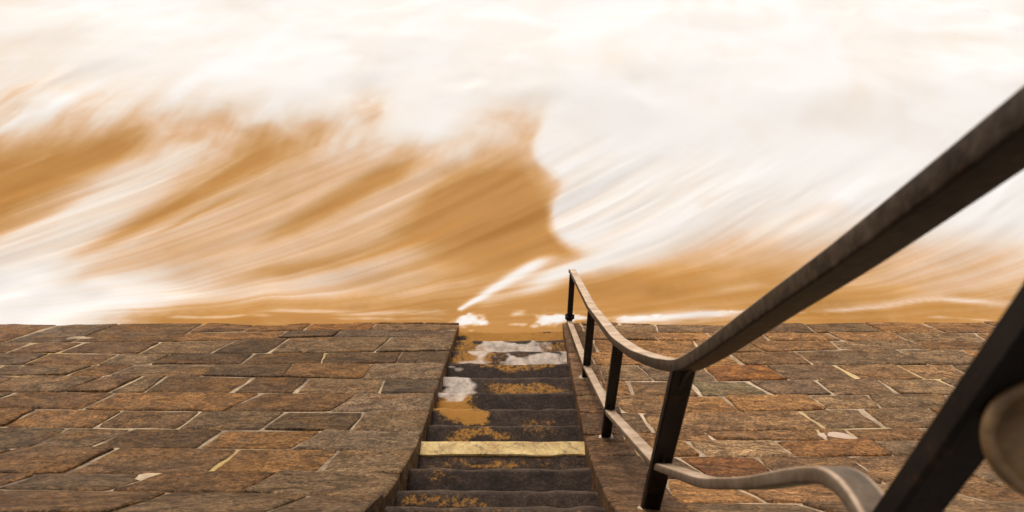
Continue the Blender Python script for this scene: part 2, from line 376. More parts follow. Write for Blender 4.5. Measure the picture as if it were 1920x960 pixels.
STROKES = [
   ([(-7.67, 6.96), (-7.21, 7.42), (-6.6, 7.99), (-5.92, 8.54), (-5.22, 9.02)], 0.51, 0.324, 0.04, 0.95, 0.05, 0.35),
   ([(-7.04, 6.58), (-6.44, 7.01), (-5.89, 7.52)], 0.255, 0.151, 0.08, 0.8, 0.05, 0.4),
   ([(-6.02, 5.94), (-5.31, 6.66), (-4.76, 7.24), (-4.01, 8.04), (-3.12, 8.96)], 0.078, 0.281, 0.07, 0.9, 0.45, 0.35),
   ([(-3.79, 6.16), (-2.95, 7.06), (-2.33, 7.57), (-1.67, 8.12), (-0.87, 8.75)], 0.098, 0.302, 0.07, 0.9, 0.5, 0.4),
   ([(-2.25, 6.3), (-1.5, 6.66), (-0.7, 7.01), (0.0, 7.31)], 0.069, 0.216, 0.13, 0.7, 0.4, 0.1),
   ([(-4.94, 6.58), (-4.26, 7.21), (-3.55, 7.78)], 0.039, 0.065, 0.15, 0.6, 0.4, 0.4),
   ([(-7.55, 7.78), (-6.9, 8.32), (-6.35, 8.84)], 0.049, 0.086, 0.3, 0.5, 0.2, 0.5),
   ([(-1.92, 6.77), (-1.12, 7.01), (-0.36, 7.26), (0.36, 7.42)], 0.255, 0.518, 0.07, 0.9, 0.4, 0.0),
   ([(-1.54, 7.06), (-0.94, 7.47), (-0.3, 7.83), (0.3, 7.94)], 0.255, 0.518, 0.03, 0.92, 0.35, 0.0),
   ([(-0.81, 6.58), (-0.14, 6.82), (0.42, 6.96)], 0.157, 0.281, 0.1, 0.8, 0.4, 0.0),
   ([(-3.97, 5.94), (-3.14, 6.17), (-2.25, 6.34), (-1.49, 6.58)], 0.069, 0.13, 0.14, 0.65, 0.45, 0.5),
   ([(-3.22, 8.66), (-3.11, 9.33)], 0.255, 0.216, 0.42, 0.5, 0.4, 0.5),
   ([(-4.57, 5.38), (-3.23, 5.4), (-2.02, 5.42), (-0.73, 5.42)], 0.049, 0.076, 0.08, 0.95, 0.15, 0.0),
   ([(0.63, 5.68), (1.42, 5.98), (2.3, 6.25), (3.31, 6.3)], 0.216, 0.41, 0.15, 0.9, 0.2, 0.3),
   ([(1.73, 6.39), (2.46, 6.72), (3.47, 7.16)], 0.176, 0.324, 0.22, 0.8, 0.3, 0.4),
   ([(2.84, 5.77), (3.88, 5.68), (4.94, 5.53), (6.07, 5.56)], 0.176, 0.151, 0.26, 0.85, 0.3, 0.0),
   ([(3.9, 6.49), (4.6, 6.77), (5.16, 6.96)], 0.255, 0.216, 0.3, 0.6, 0.3, 0.5),
   ([(-0.61, 5.45), (0.06, 5.7), (0.76, 5.87)], 0.088, 0.173, 0.07, 0.9, 0.2, 0.1),
   ([(0.2, 6.66), (0.75, 6.6)], 0.157, 0.108, 0.08, 0.9, 0.3, 0.3),
   ([(-1.38, 8.32), (-0.63, 8.6), (0.24, 8.75)], 0.333, 0.432, 0.64, 0.85, 0.35, 0.0),
   ([(-0.91, 8.12), (-0.31, 8.26), (0.19, 8.32)], 0.176, 0.238, 0.46, 0.65, 0.4, 0.1),
   ([(-0.97, 9.08), (-0.32, 9.12), (0.41, 9.33)], 0.294, 0.389, 0.8, 0.85, 0.4, 0.0),
   ([(-6.9, 6.12), (-6.32, 6.77), (-5.86, 7.23), (-5.17, 8.01), (-4.6, 8.71), (-4.23, 9.24)], 0.412, 0.259, 0.78, 0.95, 0.0, 0.3),
   ([(-6.59, 5.6), (-5.35, 5.6), (-4.11, 5.8), (-2.93, 5.87)], 0.392, 0.108, 0.97, 1.0, 0.0, 0.55),
   ([(-5.81, 5.77), (-5.24, 6.19), (-4.44, 6.69), (-3.56, 7.24), (-2.82, 7.83), (-2.33, 8.49)], 0.147, 0.194, 0.55, 0.75, 0.2, 0.3),
   ([(-5.15, 6.94), (-4.7, 7.45), (-4.06, 8.29), (-3.38, 9.04)], 0.039, 0.065, 0.52, 0.7, 0.3, 0.3),
   ([(-4.18, 5.98), (-3.35, 6.45), (-2.49, 6.85), (-1.99, 7.21), (-1.4, 7.67), (-0.77, 8.32)], 0.108, 0.086, 0.6, 0.85, 0.3, 0.35),
   ([(-2.82, 6.49), (-2.27, 6.77), (-1.63, 7.21), (-1.1, 7.67)], 0.039, 0.043, 0.5, 0.6, 0.3, 0.4),
   ([(-2.77, 5.75), (-1.93, 5.98), (-1.17, 6.12), (-0.4, 6.32)], 0.088, 0.076, 0.5, 0.7, 0.3, 0.4),
   ([(-3.75, 5.67), (-2.9, 5.77), (-1.67, 5.94)], 0.108, 0.086, 0.66, 0.8, 0.3, 0.4),
   ([(-2.3, 5.9), (-1.4, 5.87), (-0.64, 5.9)], 0.078, 0.086, 0.48, 0.6, 0.3, 0.4),
   ([(-3.31, 5.45), (-2.35, 5.53), (-1.36, 5.52), (-0.76, 5.5)], 0.034, 0.043, 0.62, 0.75, 0.3, 0.1),
   ([(-8.07, 8.49), (-7.78, 8.84), (-7.49, 9.24), (-7.13, 9.53)], 0.098, 0.097, 0.88, 0.9, 0.0, 0.5),
   ([(-2.89, 7.78), (-2.55, 8.43), (-2.36, 9.21), (-2.37, 9.83)], 0.255, 0.281, 0.75, 0.8, 0.4, 0.0),
   ([(-2.1, 7.99), (-1.47, 8.43), (-0.64, 8.9)], 0.078, 0.108, 0.55, 0.6, 0.3, 0.4),
   ([(-0.68, 5.58), (-0.13, 5.85), (0.52, 6.16)], 0.098, 0.173, 0.52, 0.85, 0.2, 0.3),
   ([(-0.79, 5.52), (-0.5, 5.76), (-0.13, 6.07), (0.2, 6.32), (0.54, 6.47)], 0.029, 0.108, 1.0, 1.0, 0.03, 0.35),
   ([(-0.32, 5.77), (0.13, 5.97), (0.52, 6.16), (1.0, 6.39), (1.71, 6.72), (2.58, 7.31)], 0.059, 0.281, 0.98, 1.0, 0.25, 0.1),
   ([(2.42, 6.19), (3.18, 6.58), (4.01, 6.86)], 0.069, 0.086, 0.46, 0.65, 0.3, 0.4),
   ([(3.11, 6.86), (3.82, 7.14), (4.44, 7.31)], 0.088, 0.13, 0.55, 0.65, 0.3, 0.3),
   ([(4.28, 6.07), (5.07, 6.25), (6.24, 6.35)], 0.255, 0.324, 0.55, 0.7, 0.4, 0.0),
   ([(2.02, 5.75), (2.82, 5.94), (3.18, 5.87)], 0.059, 0.054, 0.45, 0.6, 0.4, 0.4),
   ([(3.14, 5.5), (4.11, 5.61), (4.92, 5.76), (6.02, 5.7)], 0.029, 0.054, 0.8, 0.9, 0.2, 0.2),
   ([(0.92, 5.4), (1.65, 5.43), (2.7, 5.45)], 0.078, 0.043, 0.97, 1.0, 0.15, 0.3),
   ([(-0.18, 5.47), (0.06, 5.53)], 0.029, 0.032, 0.8, 0.9, 0.4, 0.4),
]
PLUME = [(0.79, 9.02, 0.45, 0.71, 0.99), (0.67, 8.5, 0.46, 0.69, 0.99), (0.98, 7.76, 0.41, 0.59, 0.98), (0.78, 7.14, 0.42, 0.6, 0.98), (1.37, 7.83, 0.71, 1.02, 0.98), (1.19, 7.01, 0.35, 0.49, 0.9), (1.64, 7.26, 0.5, 0.71, 0.92), (2.4, 7.99, 0.9, 1.32, 0.97), (1.19, 8.9, 0.88, 1.4, 1.0), (3.38, 8.32, 0.92, 1.39, 0.97)]

# ------------------------------------------------------------------ profile of the sea wall (distance out, height)
PD = np.array([-.2, .62, 1.2, 1.69, 2.05, 2.55, 3.67, 5.1, 6.5, 9.0])
PZ = EYE - np.array([.2, 1.42, 2.35, 2.97, 3.33, 3.76, 4.56, 5.5, 6.45, 8.1])
PROM_Z = EYE - 1.42
dd = np.linspace(0, 8.5, 1701)
zz = np.interp(dd, PD, PZ)
_k = np.exp(-.5 * (np.arange(-60, 61) / 25.) ** 2); _k /= _k.sum()
zz = np.convolve(np.concatenate([zz[0] - (zz[1] - zz[0]) * np.arange(60, 0, -1), zz, zz[-1] + (zz[-1] - zz[-2]) * np.arange(1, 61)]), _k, 'valid')
ss = np.concatenate([[0], np.cumsum(np.hypot(np.diff(dd), np.diff(zz)))])
ss = ss[np.argmin(abs(zz))] - ss             # distance up the slope from the still waterline
nd_ = -np.gradient(zz, ss); nz_ = np.gradient(dd, ss)
nd_, nz_ = -np.gradient(zz, dd), np.ones_like(dd)
_l = np.hypot(nd_, nz_); nd_ /= _l; nz_ /= _l

def wall_point(u, s, n=0.0):
    """u along the wall, s up the slope, n out of the wall's face"""
    d = np.interp(s, ss[::-1], dd[::-1])
    z = np.interp(s, ss[::-1], zz[::-1])
    return (u, d + n * np.interp(d, dd, nd_), z + n * np.interp(d, dd, nz_))

def wall_z(d):
    return float(np.interp(d, dd, zz))

# ------------------------------------------------------------------ promenade on top of the wall
def slab(name, x0, x1, y0, y1, z0, z1, mat, parent=None):
    v = [(x, y, z) for z in (z0, z1) for y in (y0, y1) for x in (x0, x1)]
    f = [(0, 2, 3, 1), (4, 5, 7, 6), (0, 1, 5, 4), (2, 6, 7, 3), (0, 4, 6, 2), (1, 3, 7, 5)]
    return mesh_obj(name, v, f, mat, parent)

def paving_material():
    m = Mat("promenade_paving")
    v = m.coords()
    br = m.n("ShaderNodeTexBrick")
    br.inputs["Scale"].default_value = 1.2
    br.inputs["Mortar Size"].default_value = 0.012
    br.inputs["Color1"].default_value = (0.14, 0.095, 0.065, 1)
    br.inputs["Color2"].default_value = (0.10, 0.075, 0.055, 1)
    br.inputs["Mortar"].default_value = (0.05, 0.04, 0.03, 1)
    m.l(v, br.inputs["Vector"])
    g = m.noise(v, 30, 5, 0.7)
    return m.out(m.mix(0.5, br.outputs["Color"], m.mix(1.0, br.outputs["Color"], m.ramp(g, [(0.3, 0.4), (0.7, 1.6)]), 'MULTIPLY')), 0.75, m.bump(g, 0.4, 0.01))
M_PAVE = paving_material()
prom = slab("promenade", -40, 40, -25, 0.60, PROM_Z - 0.35, PROM_Z, M_PAVE)
prom["kind"] = "structure"
prom["label"] = "stone promenade on top of the sea wall"

# ------------------------------------------------------------------ sea walls of separate stone blocks
STAIR_L, STAIR_R = -0.665, 0.425
PALETTE = [((0.150, 0.086, 0.046), 6), ((0.128, 0.078, 0.045), 5), ((0.125, 0.086, 0.058), 4), ((0.100, 0.066, 0.045), 3),
           ((0.175, 0.096, 0.044), 4), ((0.155, 0.105, 0.068), 3)]
GREY = (0.165, 0.120, 0.090); DARK = (0.088, 0.060, 0.045); ORANGE = (0.30, 0.120, 0.030); KERB = (0.150, 0.082, 0.040); BROWN = (0.150, 0.084, 0.043)
LIGHT_TONE = 1.0
WARM = (1.24, 1.13, 0.85)

def stair_edge(side, s):
    if side < 0:
        return float(np.interp(s, [0, 1.6, 2.5, 3.3, 4.7], [-.715, -.695, -.685, -.656, -.640]))
    return float(np.interp(s, [0.2, 2.4, 3.6, 5.0], [.446, .415, .390, .380]))

def pick():
    t = rng.uniform(0, sum(w for _, w in PALETTE))
    for c, w in PALETTE:
        t -= w
        if t <= 0:
            k = rng.uniform(0.74, 1.26) * LIGHT_TONE
            return tuple(x * k * w_ for x, w_ in zip(c, WARM))
    return BROWN

def line_fn(pts):
    us = [p[0] for p in pts]; vs = [p[1] for p in pts]
    return lambda u: float(np.interp(u, us, vs))

def stone(parent, corners, color, proud=None, depth=0.20, gap=(0.011, 0.006), name="stone_block", edge=0.0):
    """corners: (u,s) lower-left, lower-right, upper-right, upper-left on the wall face"""
    (a, b, c, d) = [np.array(p, float) for p in corners]
    w = 0.5 * (np.linalg.norm(b - a) + np.linalg.norm(c - d)); h = 0.5 * (np.linalg.norm(d - a) + np.linalg.norm(c - b))
    nu = max(4, min(9, int(w / 0.12))); ns = 3
    seed = rng.randrange(10000)
    proud = max(0.003, rng.gauss(0.007, 0.004)) if proud is None else proud
    tu, ts = rng.gauss(0, 0.003), rng.gauss(0, 0.003)
    gu, gs = gap[0] / w, gap[1] / h
    def P(p, q):
        p = gu + p * (1 - 2 * gu); q = gs + q * (1 - 2 * gs)
        x = (a * (1 - p) + b * p) * (1 - q) + (d * (1 - p) + c * p) * q
        return x
    ps = [0, 0.05] + list(np.linspace(0.05, 0.95, nu)[1:-1]) + [0.95, 1]
    ps[1] = min(0.05, 0.02 / w); ps[-2] = 1 - ps[1]
    qb = min(0.12, 0.016 / h)
    qs = [0, qb, 0.37, 0.68, 1 - qb, 1]
    verts = []; I = {}
    jit = lambda k: (vnoise(np.array([k * 1.7]), np.array([seed * 1.0]), 3)[0] - 0.5)
    for i, p in enumerate(ps):
        for j, q in enumerate(qs):
            bi = i in (0, len(ps) - 1); bj = j in (0, len(qs) - 1)
            x = P(p, q)
            if (i in (0, 1, len(ps) - 1, len(ps) - 2)) or (j in (0, 1, len(qs) - 1, len(qs) - 2)):
                x = x + np.array([jit(i * 7 + j * 3 + 1) * 0.020 * (0 if (edge and bi) else 1), jit(i * 5 + j * 11 + 50) * 0.014])
            if bi and bj:                            # knocked-off corners
                x = x + (P(0.5, 0.5) - x) * np.array([0.014 / w * 2, 0.012 / h * 2]) * rng.uniform(0.2, 1.5) * (0.25 if edge else 1)
            n = proud + tu * (p - .5) * 2 + ts * (q - .5) * 2
            n += (fbm(np.array([x[0] * 5]), np.array([x[1] * 9]), seed, 3)[0] - 0.5) * 0.016
            if bi or bj:
                n -= 0.007
            I[i, j] = len(verts); verts.append(wall_point(x[0], x[1], n))
    faces = []
    NI, NJ = len(ps), len(qs)
    for i in range(NI - 1):
        for j in range(NJ - 1):
            faces.append((I[i, j], I[i + 1, j], I[i + 1, j + 1], I[i, j + 1]))
    rim = [(i, 0) for i in range(NI)] + [(NI - 1, j) for j in range(1, NJ)] + [(i, NJ - 1) for i in range(NI - 2, -1, -1)] + [(0, j) for j in range(NJ - 2, 0, -1)]
    base = {}
    for (i, j) in rim:
        x = P(ps[i], qs[j])
        base[i, j] = len(verts); verts.append(wall_point(x[0], x[1], -depth))
    for k in range(len(rim)):
        p, q = rim[k], rim[(k + 1) % len(rim)]
        faces.append((I[p], base[p], base[q], I[q]))
    cen = np.mean(np.array(verts), axis=0)
    o = mesh_obj(name, [tuple(np.array(v) - cen) for v in verts], faces, M_STONE, parent, True)
    ntop = (NI - 1) * (NJ - 1)
    o.data.polygons.foreach_set("use_smooth", [k < ntop for k in range(len(o.data.polygons))])
    o.location = tuple(cen)
    o.color = (*[min(1, c_ * g_) for c_, g_ in zip(color, (1.0, 1.0, 1.0))], 1)
    return o

def bed(name, parent, u0, u1, s0, s1, n, mat, stepu=0.25):
    us = np.linspace(u0, u1, max(2, int((u1 - u0) / stepu)))
    sv = np.linspace(s0, s1, 40)
    verts = [wall_point(u, s, n + (fbm(np.array([u * 6]), np.array([s * 6]), 5, 2)[0] - .5) * 0.007) for s in sv for u in us]
    W = len(us)
    faces = [(j * W + i, j * W + i + 1, (j + 1) * W + i + 1, (j + 1) * W + i) for j in range(len(sv) - 1) for i in range(W - 1)]
    return mesh_obj(name, verts, faces, mat, parent, True)

S_TOP = float(np.interp(0.62, dd, ss))
left = thing("sea_wall", "sloping sea wall of brown stone blocks to the left of the stairs", "wall")
right = thing("sea_wall", "sloping sea wall of brown stone blocks to the right of the stairs, behind the railing", "wall")

for _w in (left, right):
    _w['kind'] = 'thing'

def extend(lines, side, n_more):
    L = [line_fn(p) for p in lines]
    top = lines[-1][0][1]
    out = list(L)
    for k in range(n_more):
        top += 0.42
        out.append((lambda t: (lambda u: t))(min(top, S_TOP - 0.02)))
    return out

U_MAX = 9.0
def build_wall(parent, lines, joints, side, colours):
    L = extend(lines, side, 0)
    base = lambda u: min(-0.42, L[0](u) - 0.45)
    # the course that dips under the water
    under = sorted([side * x for x in np.arange(1.1, U_MAX, 0.85)])
    rows = [(base, L[0], under)] + [(L[i], L[i + 1], sorted(joints[i])) for i in range(len(L) - 1)]
    inner = STAIR_L if side < 0 else STAIR_R
    for r, (lo, hi, js) in enumerate(rows):
        ci = r - 1
        js = list(js)
        # carry the course on beyond what the picture frames
        far = (min(js) if side < 0 else max(js)) if js else side * 1.4
        while abs(far) < U_MAX:
            far += side * rng.uniform(0.55, 1.0)
            js.append(far)
        js = sorted(js)
        if side < 0:
            cuts = js + [inner]
        else:
            k = rng.uniform(0.64, 0.72)
            js = [j for j in js if j > k + 0.12]
            cuts = [inner, k] + js
        for a, b in zip(cuts[:-1], cuts[1:]):
            g = 0.5 * (a + b)
            sk = rng.gauss(0, 0.018)
            kerb = side > 0 and a == inner
            last = side < 0 and b == inner
            wall_edge = kerb or last
            nm = "stone_block"
            ska = 0 if (kerb) else hash_skew(a)
            skb = 0 if (last) else hash_skew(b)
            if kerb: skb *= 0.2
            cor = [(a - ska, lo(a)), (b - skb, lo(b)), (b + skb, hi(b)), (a + ska, hi(a))]
            if last:
                cor[1] = (stair_edge(-1, lo(b)), lo(b)); cor[2] = (stair_edge(-1, hi(b)), hi(b))
            if kerb:
                cor[0] = (stair_edge(1, lo(a)), lo(a)); cor[3] = (stair_edge(1, hi(a)), hi(a))
            col = colours.get((ci, round(g, 1)), None)
            if kerb:
                kk = rng.uniform(0.8, 1.3); col = tuple(x * kk for x in KERB)
            if last and ci >= 0:
                col = LAST_COL[min(ci, len(LAST_COL) - 1)]
            if col is None:
                col = pick()
            gp = (0.003, 0.004) if wall_edge else (rng.choice([0.004, 0.008, 0.011, 0.015, 0.020]), rng.choice([0.003, 0.006, 0.009, 0.012]))
            # thin double courses at the foot of the left wall
            if side < 0 and ci == 0 and a > -3.62:
                continue
            stone(parent, cor, col, gap=gp, proud=(rng.uniform(0.006, 0.012) if wall_edge else None), edge=1.0 if wall_edge else 0.0)
    if side < 0:
        mid = lambda u: L[0](u) + 0.52 * (L[1](u) - L[0](u))
        for lo, hi, cuts, cols in ((L[0], mid, [-3.59, -3.02, -2.40, -1.66, STAIR_L], [(.19, .10, .045), (0.23, .115, .042), (.25, .115, .036), (.19, .115, .058)]),
                                   (mid, L[1], [-3.59, -2.55, -1.98, STAIR_L], [(.24, .12, .044), (.115, .075, .045), (.13, .088, .056)])):
            for a, b, c in zip(cuts[:-1], cuts[1:], cols):
                eb = b == STAIR_L
                stone(parent, [(a, lo(a)), (stair_edge(-1, lo(b)) if eb else b, lo(b)), (stair_edge(-1, hi(b)) if eb else b, hi(b)), (a, hi(a))], c, gap=(0.008, 0.004), edge=1.0 if eb else 0.0)

_sk = {}
def hash_skew(u):
    if u not in _sk:
        _sk[u] = rng.gauss(0, 0.022)
    return _sk[u]

LAST_COL = [tuple(a_ * w_ for a_, w_ in zip(c_, WARM)) for c_ in [DARK, (0.155, .112, .082), DARK, GREY, (0.082, .062, .050), (0.185, .135, .104), (0.165, .12, .085), (0.175, .13, .10), (0.17, .12, .083), (0.165, .115, .078), (0.13, .09, .066), (0.11, .08, .06)]]
LEFT_COL = {}
RIGHT_COL = {(4, 1.9): ORANGE, (10, 1.1): (0.24, .098, .032), (4, 1.3): (.21, .135, .075), (5, 1.6): (.21, .155, .080), (9, 1.9): (0.30, .14, .048), (5, 2.2): (.21, .13, .072), (3, 2.3): (.22, .12, .052)}
build_wall(left, LEFT_LINES, LEFT_JOINTS, -1, LEFT_COL)
LIGHT_TONE = 1.62  # right wall's stones coloured brighter, standing in for light off the foam
build_wall(right, RIGHT_LINES, RIGHT_JOINTS, 1, RIGHT_COL)
bed("mortar_bed", left, -40, STAIR_L - 0.075, -1.6, S_TOP, -0.005, M_MORTAR_DULL)
bed("mortar_bed", right, STAIR_R + 0.04, 40, -1.6, S_TOP, -0.004, M_MORTAR)

def lump(name, parent, u, s, ru, rs, n, mat, seed):
    verts = [wall_point(u, s, n)]
    N = 9
    for ring, (k, h) in enumerate(((0.7, n * 0.9), (1.0, -0.012))):
        for i in range(N):
            t = 2 * math.pi * i / N
            w = 1 + 1.1 * (vnoise(np.array([i * 0.9]), np.array([seed * 1.0]), 8)[0] - 0.5)
            verts.append(wall_point(u + math.cos(t) * ru * k * w, s + math.sin(t) * rs * k * w, h))
    f = [(0, 1 + i, 1 + (i + 1) % N) for i in range(N)] + [(1 + i, 1 + N + i, 1 + N + (i + 1) % N, 1 + (i + 1) % N) for i in range(N)]
    return mesh_obj(name, verts, f, mat, parent, True)
o = lump("mortar_patch", right, 2.02, 3.42, 0.14, 0.09, 0.010, M_PAD, 3); o["label"] = "cream mortar patch between the blocks"
lump("mortar_patch", left, -1.93, 4.25, 0.12, 0.06, 0.010, M_MORTAR, 5)
lump("mortar_patch", left, -4.62, 0.72, 0.16, 0.08, 0.012, M_MORTAR, 9)

# ------------------------------------------------------------------ stairs
NOSING = [(5.95, -0.45), (5.583, -0.201), (5.217, 0.048), (4.897, 0.261), (4.546, 0.491), (4.189, 0.726), (3.835, 0.959), (3.486, 1.199), (3.149, 1.44), (2.849, 1.654),
          (2.523, 1.896), (2.172, 2.194), (1.866, 2.483), (1.645, 2.723), (1.356, 3.082), (1.08, 3.48), (0.83, 3.87), (0.60, PROM_Z - 0.004)]
# patches on the treads, by row from the water: u0, u1, t0, t1 (metres back from the nosing), strength
STAIN = {2: [(-.7, .5, -.02, .3, 1.0)], 3: [(-.75, -.45, -.05, .3, .7), (.1, .45, .02, .3, .55)], 4: [(-.7, -.3, 0, .2, .75), (-.35, .1, 0, .06, .5)],
         5: [(-.4, .28, -.02, .09, .62)], 6: [(-.25, .35, .06, .3, .62)], 7: [(-.75, -.33, .07, .3, .95)], 8: [(-.68, -.30, -.02, .13, 1.0), (.0, .25, .08, .3, .42)],
         9: [(-.52, -.02, .02, .13, .66), (.0, .3, .0, .1, .42)], 10: [(-.6, .1, .10, .17, .62), (.1, .4, .1, .17, .42)], 11: [(-.6, -.3, .02, .12, .40)], 12: [(-.6, -.2, .02, .14, .46)], 13: [(-.6, .4, .0, .2, .36)], 14: [(-.6, .4, .0, .3, .38)]}
WASH = {3: [(-.55, .18, .03, .3, 1.0)], 4: [(-.52, -.32, .0, .3, .8), (-.20, .40, .06, .3, 1.0), (.38, .5, -.1, .3, .9)], 5: [(-.75, -.62, .02, .3, .8)],
        6: [(-.8, -.50, -.02, .3, 1.0), (-.6, -.34, .10, .3, .9)], 7: [(-.8, -.42, -.03, .07, 1.0)]}
stairs = thing("stone_stairs", "narrow dark wet stone stairs running down the wall into the sea", "stairs")
stairs["kind"] = "thing"

def patch_value(lst, u, t, seed):
    v = np.zeros_like(u)
    for k, (u0, u1, t0, t1, s) in enumerate(lst):
        wu = (fbm(t * 14 + 3, u * 5 + k, seed, 3) - .5) * 0.40
        wt = (fbm(u * 6, t * 8 + k, seed + 1, 3) - .5) * 0.16
        a = sstep(-0.10, 0.10, u - u0 + wu) * sstep(-0.10, 0.10, u1 - u + wu)
        b = sstep(-0.035, 0.035, t - t0 + wt) * sstep(-0.035, 0.035, t1 - t - wt)
        v = np.maximum(v, a * b * s)
    return v

for i in range(1, len(NOSING) - 1):
    d0, z0 = NOSING[i]
    d1, z1 = NOSING[i + 1]
    zb = NOSING[i - 1][1] - 0.12
    nu, nt = 72, 14
    U = np.linspace(STAIR_L - 0.10, STAIR_R + 0.06, nu)
    Tt = np.concatenate([[0, 0.012, 0.03], np.linspace(0.05, d0 - d1 + 0.05, nt - 3)])
    uu, tt = np.meshgrid(U, Tt)
    wear_and_light = 0.014 * np.exp(-((uu + 0.12) / 0.34) ** 2) * np.exp(-tt / 0.12)
    rough = (fbm(uu * 9, tt * 9 + i * 7, 30 + i, 3) - .5) * 0.014
    hz = z0 - wear_and_light + rough
    hz[0] -= 0.022 + 0.006 * vnoise(U * 14, U * 0 + i, 40)
    hz[1] -= 0.007
    chip = 0.016 * (vnoise(U * 10, U * 0, 60 + i) - .5)
    yy = d0 - tt
    yy[0] += chip + 0.004; yy[1] += chip * 0.8
    verts = [(x, y, z) for x, y, z in zip(uu.ravel(), yy.ravel(), hz.ravel())]
    W = nu
    faces = [(j * W + k, (j + 1) * W + k, (j + 1) * W + k + 1, j * W + k + 1) for j in range(nt - 1) for k in range(W - 1)]
    b0 = len(verts)
    verts += [(u, d0 - 0.01 + c * 0.5, zb) for u, c in zip(U, chip)]
    faces += [(k, k + 1, b0 + k + 1, b0 + k) for k in range(W - 1)]
    st = mesh_obj("step", verts, faces, M_STEP, stairs, True)
    kk = [1.0, 1.35, 0.85, 1.2, 1.45, 1.0, 1.3, 0.9, 1.15][i % 9]
    st.color = (kk, kk * 0.98, kk * 0.95, 1)
    sv = patch_value(STAIN.get(i, []), uu, tt, 70 + i).ravel(); wv = patch_value(WASH.get(i, []), uu, tt, 90 + i).ravel()
    ev = np.exp(-(np.maximum(tt - 0.008, 0) / 0.016) ** 2).ravel()
    for nm, val in (("stain", sv), ("wash", wv), ("edge", ev)):
        at = st.data.attributes.new(nm, 'FLOAT', 'POINT')
        at.data.foreach_set("value", np.concatenate([val, np.zeros(W)]).astype(np.float32))
    if i == 10:
        n = 40
        us = np.linspace(STAIR_L + 0.012, STAIR_R - 0.012, n)
        vv = []
        for u in us:
            e = 0.006 * (vnoise(np.array([u * 12]), np.array([2.0]), 5)[0] - .5)
            vv += [(u, d0 + 0.012 + e, z0 - 0.03), (u, d0 + 0.010 + e, z0 + 0.008), (u, d0 - 0.002, z0 + 0.011), (u, d0 - 0.088 + e * 3, z0 + 0.011), (u, d0 - 0.094 + e * 3, z0 + 0.003), (u, d0 - 0.094, z0 - 0.03)]
        ff = [(6 * k + j, 6 * k + j + 1, 6 * k + 7 + j, 6 * k + 6 + j) for k in range(n - 1) for j in range(5)] + [tuple(range(6)), tuple(range(6 * n - 1, 6 * n - 7, -1))]
        ny = mesh_obj("nosing_strip", vv, ff, M_YELLOW, st, False)
        ny["label"] = "pale yellow painted strip along the step's edge"

# ------------------------------------------------------------------ iron handrail beside the stairs
rail = thing("handrail", "black iron handrail with two flat rails bending down beside the stairs", "railing", (0.53, 1.46, wall_z(1.46)))

def smooth_path(pts, step=0.03, sig=2.0):
    P = np.array(pts, float)
    L = np.concatenate([[0], np.cumsum(np.linalg.norm(np.diff(P, axis=0), axis=1))])
    n = int(L[-1] / step) + 1
    t = np.linspace(0, L[-1], n)
    Q = np.stack([np.interp(t, L, P[:, k]) for k in range(3)], 1)
    h = int(sig * 3)
    k = np.exp(-.5 * (np.arange(-h, h + 1) / sig) ** 2); k /= k.sum()
    pad0 = Q[0] + (Q[0] - Q[1]) * np.arange(h, 0, -1)[:, None]; pad1 = Q[-1] + (Q[-1] - Q[-2]) * np.arange(1, h + 1)[:, None]
    E = np.concatenate([pad0, Q, pad1])
    return np.stack([np.convolve(E[:, j], k, 'valid') for j in range(3)], 1)

def sweep(name, path, w, h, mat, parent, bev=0.006, wear_and_light=(1.0, 0.10, 0.0), near=None):
    prof = []
    for sx, sy in ((1, 1), (-1, 1), (-1, -1), (1, -1)):
        cx, cy = sx * (w / 2 - bev), sy * (h / 2 - bev)
        a0 = {(1, 1): 0, (-1, 1): 90, (-1, -1): 180, (1, -1): 270}[(sx, sy)]
        for a in (0, 30, 60, 90):
            prof.append((cx + bev * math.cos(R(a0 + a)), cy + bev * math.sin(R(a0 + a))))
        if (sx, sy) == (1, 1):
            prof += [(w * q, h / 2) for q in (0.3, 0.15, 0.0, -0.15, -0.3)]
    N = len(prof)
    T = np.gradient(path, axis=0); T /= np.linalg.norm(T, axis=1)[:, None]
    verts = []
    for p, t in zip(path, T):
        side = np.array([1.0, 0, 0]); up = np.cross(t, side)
        up /= np.linalg.norm(up)
        side = np.cross(t, up)
        for a, b in prof:
            verts.append(p + side * a + up * b)
    faces = [(k * N + j, k * N + (j + 1) % N, (k + 1) * N + (j + 1) % N, (k + 1) * N + j) for k in range(len(path) - 1) for j in range(N)]
    faces += [tuple(range(N - 1, -1, -1)), tuple(range((len(path) - 1) * N, len(path) * N))]
    o = mesh_obj(name, verts, faces, mat, parent, True)
    wv = [wear_and_light[0] if q[1] > h / 2 - bev * 0.3 else wear_and_light[2] if q[1] < -h / 2 + bev * 0.3 else wear_and_light[1] for q in prof]  # top brightest, underside darkest: shading by face painted into the bar
    at = o.data.attributes.new("wear_and_light", 'FLOAT', 'POINT')
    wv = np.tile(np.array(wv, np.float32), (len(path), 1))
    if near is not None:                                 # bar's middle darkened near the landing, leaving painted highlights along its edges
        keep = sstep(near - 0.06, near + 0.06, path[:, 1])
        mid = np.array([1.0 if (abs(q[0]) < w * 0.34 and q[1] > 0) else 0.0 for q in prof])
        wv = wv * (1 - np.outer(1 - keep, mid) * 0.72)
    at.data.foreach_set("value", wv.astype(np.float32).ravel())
    return o

